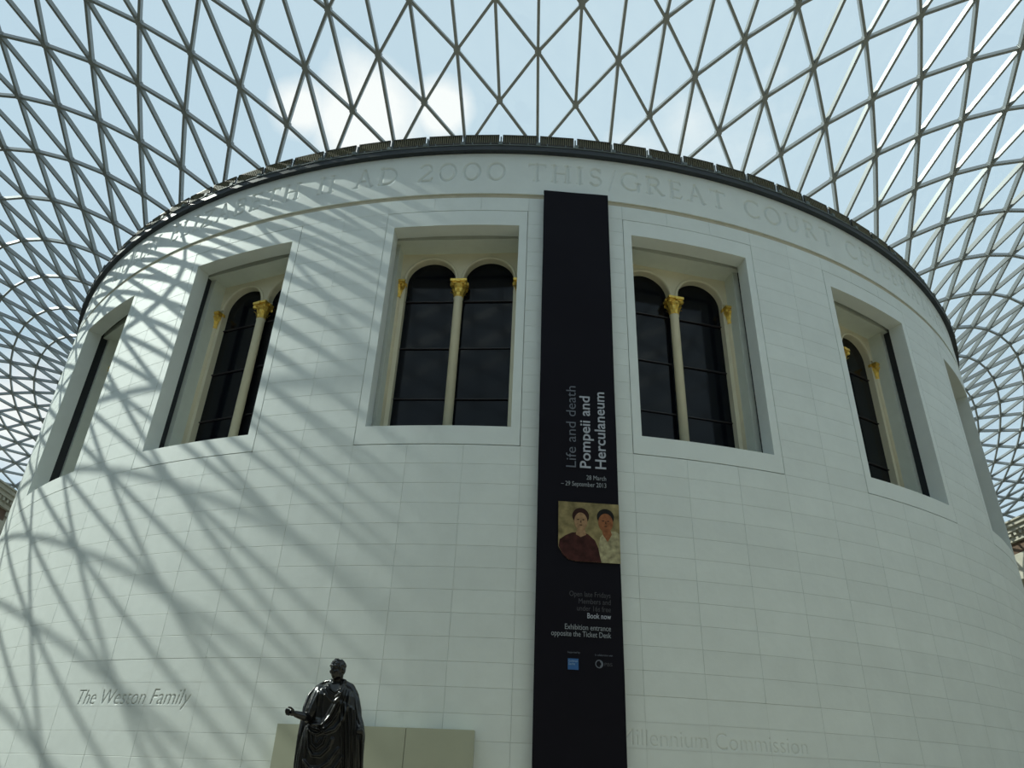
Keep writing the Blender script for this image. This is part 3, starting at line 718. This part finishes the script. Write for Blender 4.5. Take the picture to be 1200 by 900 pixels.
print_text('small_lettering', 'opposite the Ticket Desk', .68, 5.635, .165, INK_SMALL, 'RIGHT', width=1.32)
print_text('caption_lettering', 'Supported by', -.28, 5.285, .055, INK_GREY, width=.27)
print_text('caption_lettering', 'In collaboration with', .32, 5.255, .055, INK_GREY, width=.38)
def patch(name, pts, material, y, parent=ban, th=.004):
    """flat printed shape standing a hair proud of the cloth"""
    n = len(pts); v = [(p[0], y, p[1]-2.0) for p in pts]+[(p[0], y+th, p[1]-2.0) for p in pts]
    f = [tuple(range(n)), tuple(reversed(range(n, 2*n)))]+[(i, n+i, n+(i+1) % n, (i+1) % n) for i in range(n)]
    return mesh_obj(name, v, f, material, parent)
patch('blue_emblem', [(-.275, 4.95), (-.045, 4.95), (-.045, 5.175), (-.275, 5.175)], INK_BLUE, -.030)
print_text('emblem_lettering', 'Goldman', -.262, 5.105, .068, INK_PALE, width=.2, y=-.034)
print_text('emblem_lettering', 'Sachs', -.262, 5.045, .068, INK_PALE, width=.14, y=-.034)
def annulus(name, cx, cz, r0, r1, a0, a1, material, y, off=0):
    n = 28; o_ = [(cx+r1*math.cos(rad(a0+(a1-a0)*i/n)), cz+r1*math.sin(rad(a0+(a1-a0)*i/n))) for i in range(n+1)]
    i_ = [(cx+off+r0*math.cos(rad(a0+(a1-a0)*i/n)), cz+r0*math.sin(rad(a0+(a1-a0)*i/n))) for i in range(n+1)]
    v = [(p[0], y, p[1]-2.0) for p in o_+i_]; f = [(i, i+1, n+2+i, n+1+i) for i in range(n)]
    return mesh_obj(name, v, f, material, ban)
annulus('round_emblem', .405, 5.09, .066, .086, 0, 360, INK_GREY, -.032)
annulus('round_emblem', .415, 5.09, .045, .075, -75, 75, INK_GREY, -.033, off=-.012)
print_text('emblem_lettering', 'PBS', .52, 5.055, .095, INK_DIM, width=.17)
# printed picture: plain stand-in, two simple busts on an ochre ground
px0, px1, pz0, pz1 = -.50, .95, 7.29, 8.71
ochre = mat('ochre_print', (0.26, 0.21, 0.10), 0.8, noise_amt=.45, scale=4.5, spec=.2); maroon = mat('maroon_print', (0.050, 0.016, 0.014), 0.8, noise_amt=.5, scale=6, spec=.2); creamp = mat('cream_print', (0.36, 0.32, 0.19), 0.8, noise_amt=.4, scale=8, spec=.2)
skinA = mat('pale_flesh_print', (0.33, 0.20, 0.11), 0.8, noise_amt=.25, scale=12, spec=.2); skinB = mat('tan_flesh_print', (0.26, 0.10, 0.045), 0.8, noise_amt=.25, scale=12, spec=.2); hairA = ink('brown_hair_print', (0.03, .010, .008)); hairB = ink('dark_hair_print', (.012, .011, .010))
ell = lambda cx, cz, rx, rz, a0=0, a1=360, n=26: [(cx+rx*math.cos(rad(a0+(a1-a0)*i/n)), cz+rz*math.sin(rad(a0+(a1-a0)*i/n))) for i in range(n if a1-a0 == 360 else n+1)]
patch('printed_picture', [(px0, 7.62), (px0+.10, 7.44), (px0+.24, 7.32), (px0+.42, pz0), (px1, pz0), (px1, pz1), (px0, pz1)], ochre, -.030)
patch('printed_bust', [(-.49, 7.63), (-.40, 7.44), (-.26, 7.32), (-.08, pz0), (.50, pz0), (.47, 7.55), (.36, 7.80), (.20, 7.94), (.05, 7.98), (-.18, 7.96), (-.34, 7.88), (-.47, 7.78)], maroon, -.035)
patch('printed_bust', [(.50, pz0), (.948, pz0), (.948, 7.98), (.85, 8.04), (.62, 8.04), (.48, 7.88), (.44, 7.6)], creamp, -.036)
patch('printed_bust', ell(.03, 8.37, .20, .20), hairA, -.037); patch('printed_bust', ell(.62, 8.38, .205, .20), hairB, -.037)
patch('printed_bust', [(-.05, 8.10), (.12, 8.10), (.15, 7.92), (.03, 7.86), (-.09, 7.92)], skinA, -.038); patch('printed_bust', [(.53, 8.10), (.72, 8.10), (.76, 7.96), (.66, 7.78), (.55, 7.94)], skinB, -.038)
patch('printed_bust', ell(.03, 8.24, .155, .215), skinA, -.041); patch('printed_bust', ell(.62, 8.24, .175, .225), skinB, -.041)
for cx, cz, hm in ((.03, 8.25, hairA), (.62, 8.25, hairB)):
    for s_ in (-1, 1): patch('printed_bust', ell(cx+s_*.062, cz+.03, .028, .012, n=10), hm, -.045)
    patch('printed_bust', ell(cx, cz-.10, .035, .010, n=10), hm, -.045)
    patch('printed_bust', [(cx-.012, cz-.04), (cx+.014, cz-.045), (cx+.006, cz+.04)], hm, -.045)

# ------------------------------------------------------------------ bronze statue
# local frame: x = right in view, y = away from camera, z = up; z=0 under the feet, total height 1.98 m
HX, HY, HZ = -4.1086, -30.3253, 3.8936
SH = 1.98
face_ang = math.atan2(-(CP.x-HX), -(HY-CP.y))  # turn local -y towards the camera
st_ = empty('roman_statue', (HX, HY, HZ-SH)); st_.rotation_euler = (0, 0, math.atan2(CP.x-HX, HY-CP.y))
tag(st_, 'black bronze statue of a standing man draped in a toga, hand held out', 'statue')
U = lambda x: (x-395)*.00994
ZZ_ = lambda y: SH-(y-773)*.0094
def ellipsoid(bm, c, r, rot=None, seg=20):
    m_ = Matrix.Translation(c) @ (rot.to_matrix().to_4x4() if rot else Matrix.Identity(4)) @ Matrix.Diagonal((*r, 1))
    bmesh.ops.create_uvsphere(bm, u_segments=seg, v_segments=seg//2+2, radius=1, matrix=m_)
def capsule(bm, pts, n=14):
    """tapering limb through (point, radius) stations"""
    for (p, r) in pts: ellipsoid(bm, p, (r, r, r), seg=n)
    for (p, r), (q, s_) in zip(pts[:-1], pts[1:]):
        p = Vector(p); q = Vector(q); d = q-p
        if d.length < 1e-5: continue
        qt = d.to_track_quat('Z', 'Y').to_matrix().to_4x4()
        bmesh.ops.create_cone(bm, cap_ends=True, segments=n, radius1=r, radius2=s_, depth=d.length, matrix=Matrix.Translation((p+q)/2) @ qt)
def lean(me):
    """the figure sways a little to its left from the shoulders down"""
    n_ = len(me.vertices); co = np.zeros(n_*3, np.float32); me.vertices.foreach_get('co', co); co = co.reshape(-1, 3)
    co[:, 0] += .137*np.minimum(SH-.1-co[:, 2], 1.25); me.vertices.foreach_set('co', co.ravel()); me.update()
def remesh(bm, name, material, parent, vox, smooth_it=3):
    me = bpy.data.meshes.new('tmp'); bm.to_mesh(me); bm.free()
    o = bpy.data.objects.new('tmp', me); COL.objects.link(o)
    r_ = o.modifiers.new('r', 'REMESH'); r_.mode = 'VOXEL'; r_.voxel_size = vox; r_.use_smooth_shade = True
    s_ = o.modifiers.new('s', 'SMOOTH'); s_.iterations = smooth_it; s_.factor = .5
    dg = bpy.context.evaluated_depsgraph_get(); dg.update(); m2 = bpy.data.meshes.new_from_object(o.evaluated_get(dg)); bpy.data.objects.remove(o); bpy.data.meshes.remove(me)
    m2.name = name; m2.materials.clear(); lean(m2)
    return link(name, m2, material, parent, True)
bm = bmesh.new()
hc = Vector((U(397.2), 0, ZZ_(784.5))); turn = Euler((0, 0, rad(-38)))   # head turned to the viewer's left
hd = lambda x, y, z: tuple(hc+turn.to_matrix()@Vector((x, y, z)))
ellipsoid(bm, hd(0, .015, .018), (.080, .098, .096), turn)          # skull
ellipsoid(bm, hd(0, -.025, -.045), (.060, .070, .070), turn)        # face
ellipsoid(bm, hd(0, -.060, -.088), (.030, .028, .024), turn)        # chin
ellipsoid(bm, hd(0, -.075, .030), (.060, .022, .014), turn)         # brow
ellipsoid(bm, hd(0, -.104, -.018), (.012, .018, .026), turn)        # nose
ellipsoid(bm, hd(0, -.090, .005), (.009, .014, .026), turn)
ellipsoid(bm, hd(0, -.090, -.055), (.024, .010, .006), turn); ellipsoid(bm, hd(0, -.087, -.066), (.020, .010, .007), turn)
for s_ in (-1, 1):
    ellipsoid(bm, hd(s_*.030, -.080, .006), (.014, .010, .009), turn, 12)    # eyes
    ellipsoid(bm, hd(s_*.040, -.066, -.030), (.022, .020, .022), turn, 12)   # cheeks
    ellipsoid(bm, hd(s_*.080, .010, -.008), (.010, .022, .034), turn, 12)    # ears
for i in range(46):                                                  # short curls of hair
    a = random.uniform(0, 2*PI); h_ = random.uniform(.15, 1); x, y, z = .078*math.sqrt(1-h_*h_*.9)*math.cos(a), .015+.096*math.sqrt(1-h_*h_*.9)*math.sin(a), .02+.092*h_
    if y < -.05 and z < .055: continue
    ellipsoid(bm, hd(x, y, z), (.016, .016, .013), turn, 8)
capsule(bm, [(hd(0, .02, -.06), .056), ((U(396.5), .02, ZZ_(799)), .057), ((U(396), .03, ZZ_(806)), .075)])
capsule(bm, [((U(380), .03, ZZ_(811)), .075), ((U(396), .03, ZZ_(806)), .085), ((U(413), .03, ZZ_(811)), .08)])
capsule(bm, [((U(396), .02, ZZ_(818)), .15), ((U(394), .02, ZZ_(845)), .13), ((U(393), .02, ZZ_(868)), .15), ((U(391), .02, ZZ_(885)), .155)])
for x in (384, 400): capsule(bm, [((U(x), .02, ZZ_(885)), .10), ((U(x-1), -.02, ZZ_(930)), .075), ((U(x), .02, ZZ_(972)), .045), ((U(x), -.06, .035), .045), ((U(x), -.15, .025), .03)])
capsule(bm, [((U(378), .02, ZZ_(812)), .07), ((U(370), -.03, ZZ_(828)), .058), ((U(367), -.06, ZZ_(840)), .05), ((U(360), -.14, ZZ_(840)), .047), ((U(352), -.20, ZZ_(838.5)), .035)])   # outstretched arm
hb = Vector((U(348), -.225, ZZ_(837.5)))
ellipsoid(bm, hb, (.042, .022, .034), Euler((0, rad(10), rad(-20))))     # palm
for k, (dz, ln) in enumerate(((.026, .030), (.010, .035), (-.007, .033), (-.024, .026))):    # curled fingers
    b0 = hb+Vector((-.032, -.004, dz)); m1 = b0+Vector((-ln*.9, -.012, .006)); m2 = m1+Vector((-.002, -.030, -.004)); m3 = m2+Vector((.022, -.008, -.004))
    capsule(bm, [(b0, .0105), (m1, .0100), (m2, .0090), (m3, .0080)], 8)
capsule(bm, [(hb+Vector((.012, -.012, .026)), .013), (hb+Vector((-.012, -.030, .046)), .0115), (hb+Vector((-.036, -.034, .050)), .0095)], 8)   # thumb
capsule(bm, [((U(415), .03, ZZ_(813)), .07), ((U(419), .03, ZZ_(828)), .058), ((U(420), -.01, ZZ_(842)), .05), ((U(421), -.10, ZZ_(850)), .038)])
hb2 = Vector((U(421.5), -.15, ZZ_(852)))
ellipsoid(bm, hb2, (.030, .045, .036))
for k in range(4):
    b0 = hb2+Vector((-.022+.016*k, -.035, .012)); capsule(bm, [(b0, .011), (b0+Vector((0, -.024, -.010)), .010), (b0+Vector((0, -.022, -.036)), .009), (b0+Vector((0, -.004, -.046)), .008)], 8)
capsule(bm, [(hb2+Vector((-.028, -.010, .012)), .012), (hb2+Vector((-.040, -.034, 0)), .010), (hb2+Vector((-.034, -.050, -.014)), .009)], 8)
remesh(bm, 'figure', BRONZE, st_, .0058, 1)

# toga: lofted shell with modelled folds
ridges = []   # (polyline in sketch units, half width m, height m)
def rdg(pts, w_, h_): ridges.append(([(U(a), ZZ_(b)) for a, b in pts], w_, h_))
rdg([(405, 799), (400, 814), (395, 826), (389, 838), (381, 848), (371, 848)], .022, .050)
rdg([(402.5, 801), (397, 814), (391, 827), (385, 838)], .009, .022)
rdg([(407.5, 802), (403, 818), (398, 832), (391, 844), (383, 852)], .012, .026)
rdg([(411, 808), (408, 825), (403, 840), (394, 852), (384, 856)], .014, .024)
rdg([(381, 845), (384, 851), (380, 855), (375, 851)], .012, .03)
rdg([(366, 846), (370, 851), (376, 853), (382, 851)], .010, .028)
rdg([(365, 850), (369, 856), (375, 858), (381, 855)], .010, .026)
rdg([(369, 856), (370, 868), (375, 873), (381, 868), (384, 860)], .010, .030)
rdg([(366, 854), (366, 872), (371, 880), (379, 880), (387, 872), (392, 862)], .010, .034)
rdg([(372, 858), (373, 866), (376, 868), (379, 863)], .008, .024)
rdg([(362, 886), (368, 893), (378, 893), (388, 886), (398, 872)], .011, .03)
rdg([(361, 897), (368, 904), (378, 905), (390, 898), (402, 880)], .012, .03)
rdg([(360, 912), (370, 920), (382, 918), (396, 905)], .014, .03)
rdg([(386, 802), (389, 808), (394, 812), (399, 808), (402, 802)], .008, .020)
rdg([(384, 805), (388, 813), (394, 817), (400, 812)], .008, .020)
rdg([(381, 808), (386, 818), (393, 823), (398, 818)], .007, .014)
rdg([(378, 812), (375, 828), (374, 842)], .012, .022); rdg([(383, 815), (381, 830), (381, 842)], .008, .014)
for i, x in enumerate((401, 405.5, 409.5, 413.5, 417, 420.5)):
    rdg([(x-1, 822+i*2), (x, 850), (x+1, 900), (x+2, 968)], .012, .022)
for x in (356, 360): rdg([(x+6, 850), (x+1, 885), (x-2, 968)], .010, .016)
prof = [  # sketch y, left x, right x, front depth, back depth
 (800, 389, 404, .07, .10), (803, 383, 409, .10, .13), (808, 376, 416, .125, .15), (815, 373.5, 418.5, .145, .16), (828, 373, 419.5, .155, .165), (840, 370, 421, .16, .17), (850, 362, 423, .17, .18),
 (862, 358, 425, .175, .19), (880, 354, 424, .18, .20), (900, 352, 422.5, .18, .21), (930, 351, 422, .19, .22), (965, 350, 422, .20, .23), (972, 351, 421, .19, .22)]
def interp(y, c): return np.interp(y, [p_[0] for p_ in prof], [p_[c] for p_ in prof])
nth, nzr = 300, 330; ys = np.linspace(800, 972, nzr); TH = np.linspace(0, 2*PI, nth, endpoint=False)
T2, Y2 = np.meshgrid(TH, ys); xl, xr = interp(Y2, 1), interp(Y2, 2); cx = U((xl+xr)/2); hw = (xr-xl)/2*.00994
fd, bd = interp(Y2, 3), interp(Y2, 4); cs, sn = np.cos(T2), np.sin(T2)
ex = .78
bx = np.sign(cs)*np.abs(cs)**ex; by = np.sign(sn)*np.abs(sn)**ex
X = cx+hw*bx; Yv = np.where(by < 0, fd*by, bd*by); Zv = SH-(Y2-773)*.0094
nx = bx; ny = by; nl = np.hypot(nx, ny)+1e-6
disp = .006*np.sin(T2*17+Y2*.03)*np.clip((Y2-840)/40, 0, 1)
for pl, w_, h_ in ridges:
    dist = np.full(X.shape, 9.)
    for (x0, y0), (x1, y1) in zip(pl[:-1], pl[1:]):
        l2 = (x1-x0)**2+(y1-y0)**2+1e-12; t = np.clip(((X-x0)*(x1-x0)+(Zv-y0)*(y1-y0))/l2, 0, 1)
        dist = np.minimum(dist, np.hypot(X-x0-t*(x1-x0), Zv-y0-t*(y1-y0)))
    disp = disp+np.where(by < .15, h_*np.exp(-(dist/w_)**2), 0)
X2 = X+nx/nl*disp*.35; Y3 = Yv+np.minimum(ny/nl, 0)*disp+np.where(by < .15, -disp*.15, 0)
v = np.stack([X2, Y3, Zv], -1).reshape(-1, 3).tolist(); f = []
for a in range(nzr-1):
    for b in range(nth): b2 = (b+1) % nth; f.append((a*nth+b, (a+1)*nth+b, (a+1)*nth+b2, a*nth+b2))
f.append(tuple(range(nth))); f.append(tuple((nzr-1)*nth+b for b in reversed(range(nth))))
tg = mesh_obj('toga', v, f, BRONZE, st_, True); lean(tg.data)
# cloak thrown over the shoulder behind the outstretched arm, sleeve and hanging side
bm = bmesh.new()
for pts in ([((U(391), .10, ZZ_(796.5)), .025), ((U(382.5), .16, ZZ_(798.5)), .022), ((U(373), .18, ZZ_(805)), .024), ((U(365.5), .17, ZZ_(815)), .026), ((U(361.5), .14, ZZ_(828)), .030), ((U(360.5), .11, ZZ_(842)), .04), ((U(358), .07, ZZ_(860)), .045), ((U(355), .06, ZZ_(890)), .045), ((U(354), .06, ZZ_(965)), .045)],
            [((U(390), .08, ZZ_(802)), .04), ((U(378), .10, ZZ_(810)), .05), ((U(372), .09, ZZ_(822)), .055), ((U(369), .08, ZZ_(835)), .06), ((U(366), .06, ZZ_(848)), .05)],
            [((U(379), .01, ZZ_(811)), .082), ((U(373), -.02, ZZ_(823)), .078), ((U(369), -.05, ZZ_(833)), .072), ((U(366), -.06, ZZ_(841)), .060)],
            [((U(377), -.07, ZZ_(811)), .018), ((U(371), -.095, ZZ_(825)), .018), ((U(366), -.12, ZZ_(838)), .014)],
            [((U(373), -.06, ZZ_(812)), .014), ((U(367.5), -.085, ZZ_(826)), .016), ((U(364.5), -.10, ZZ_(836)), .014)],
            [((U(403), .02, ZZ_(800)), .055), ((U(411), .02, ZZ_(806)), .075), ((U(415.5), .01, ZZ_(818)), .075), ((U(417), .0, ZZ_(835)), .075), ((U(420.5), -.03, ZZ_(846)), .07), ((U(423), -.05, ZZ_(856)), .055), ((U(421.5), -.04, ZZ_(880)), .05), ((U(419.5), -.03, ZZ_(965)), .05)],
            [((U(398), -.05, ZZ_(801)), .018), ((U(403), -.07, ZZ_(803)), .02), ((U(406), -.06, ZZ_(797.5)), .018), ((U(402), .07, ZZ_(796)), .03), ((U(391), .09, ZZ_(798)), .03)],
            [((U(410), -.08, ZZ_(815)), .016), ((U(413), -.09, ZZ_(835)), .018), ((U(417), -.12, ZZ_(850)), .016), ((U(416), -.13, ZZ_(900)), .016), ((U(415), -.14, ZZ_(960)), .016)],
            [((U(416), -.07, ZZ_(815)), .014), ((U(419), -.08, ZZ_(835)), .016), ((U(425), -.10, ZZ_(853)), .014), ((U(423.5), -.09, ZZ_(900)), .016)]):
    capsule(bm, pts, 12)
remesh(bm, 'cloak', BRONZE, st_, .008, 4)
mb = MB(); mb.box(-.42, .62, -.4, .4, -.12, 0); mb.obj('statue_base', BRONZE, st_)
# plinth below the frame
pl = empty('stone_plinth', (HX, HY, 0)); pl.rotation_euler = st_.rotation_euler; tag(pl, 'plain stone plinth carrying the black bronze statue', 'plinth')
ph = HZ-SH-.12
mb = MB(); mb.box(-.52, .72, -.52, .52, .25, ph-.12); mb.obj('die', COURT, pl)
mb = MB(); mb.box(-.62, .82, -.62, .62, 0, .25); mb.obj('base_moulding', COURT, pl)
mb = MB(); mb.box(-.58, .78, -.58, .58, ph-.12, ph); mb.obj('cap_moulding', COURT, pl)
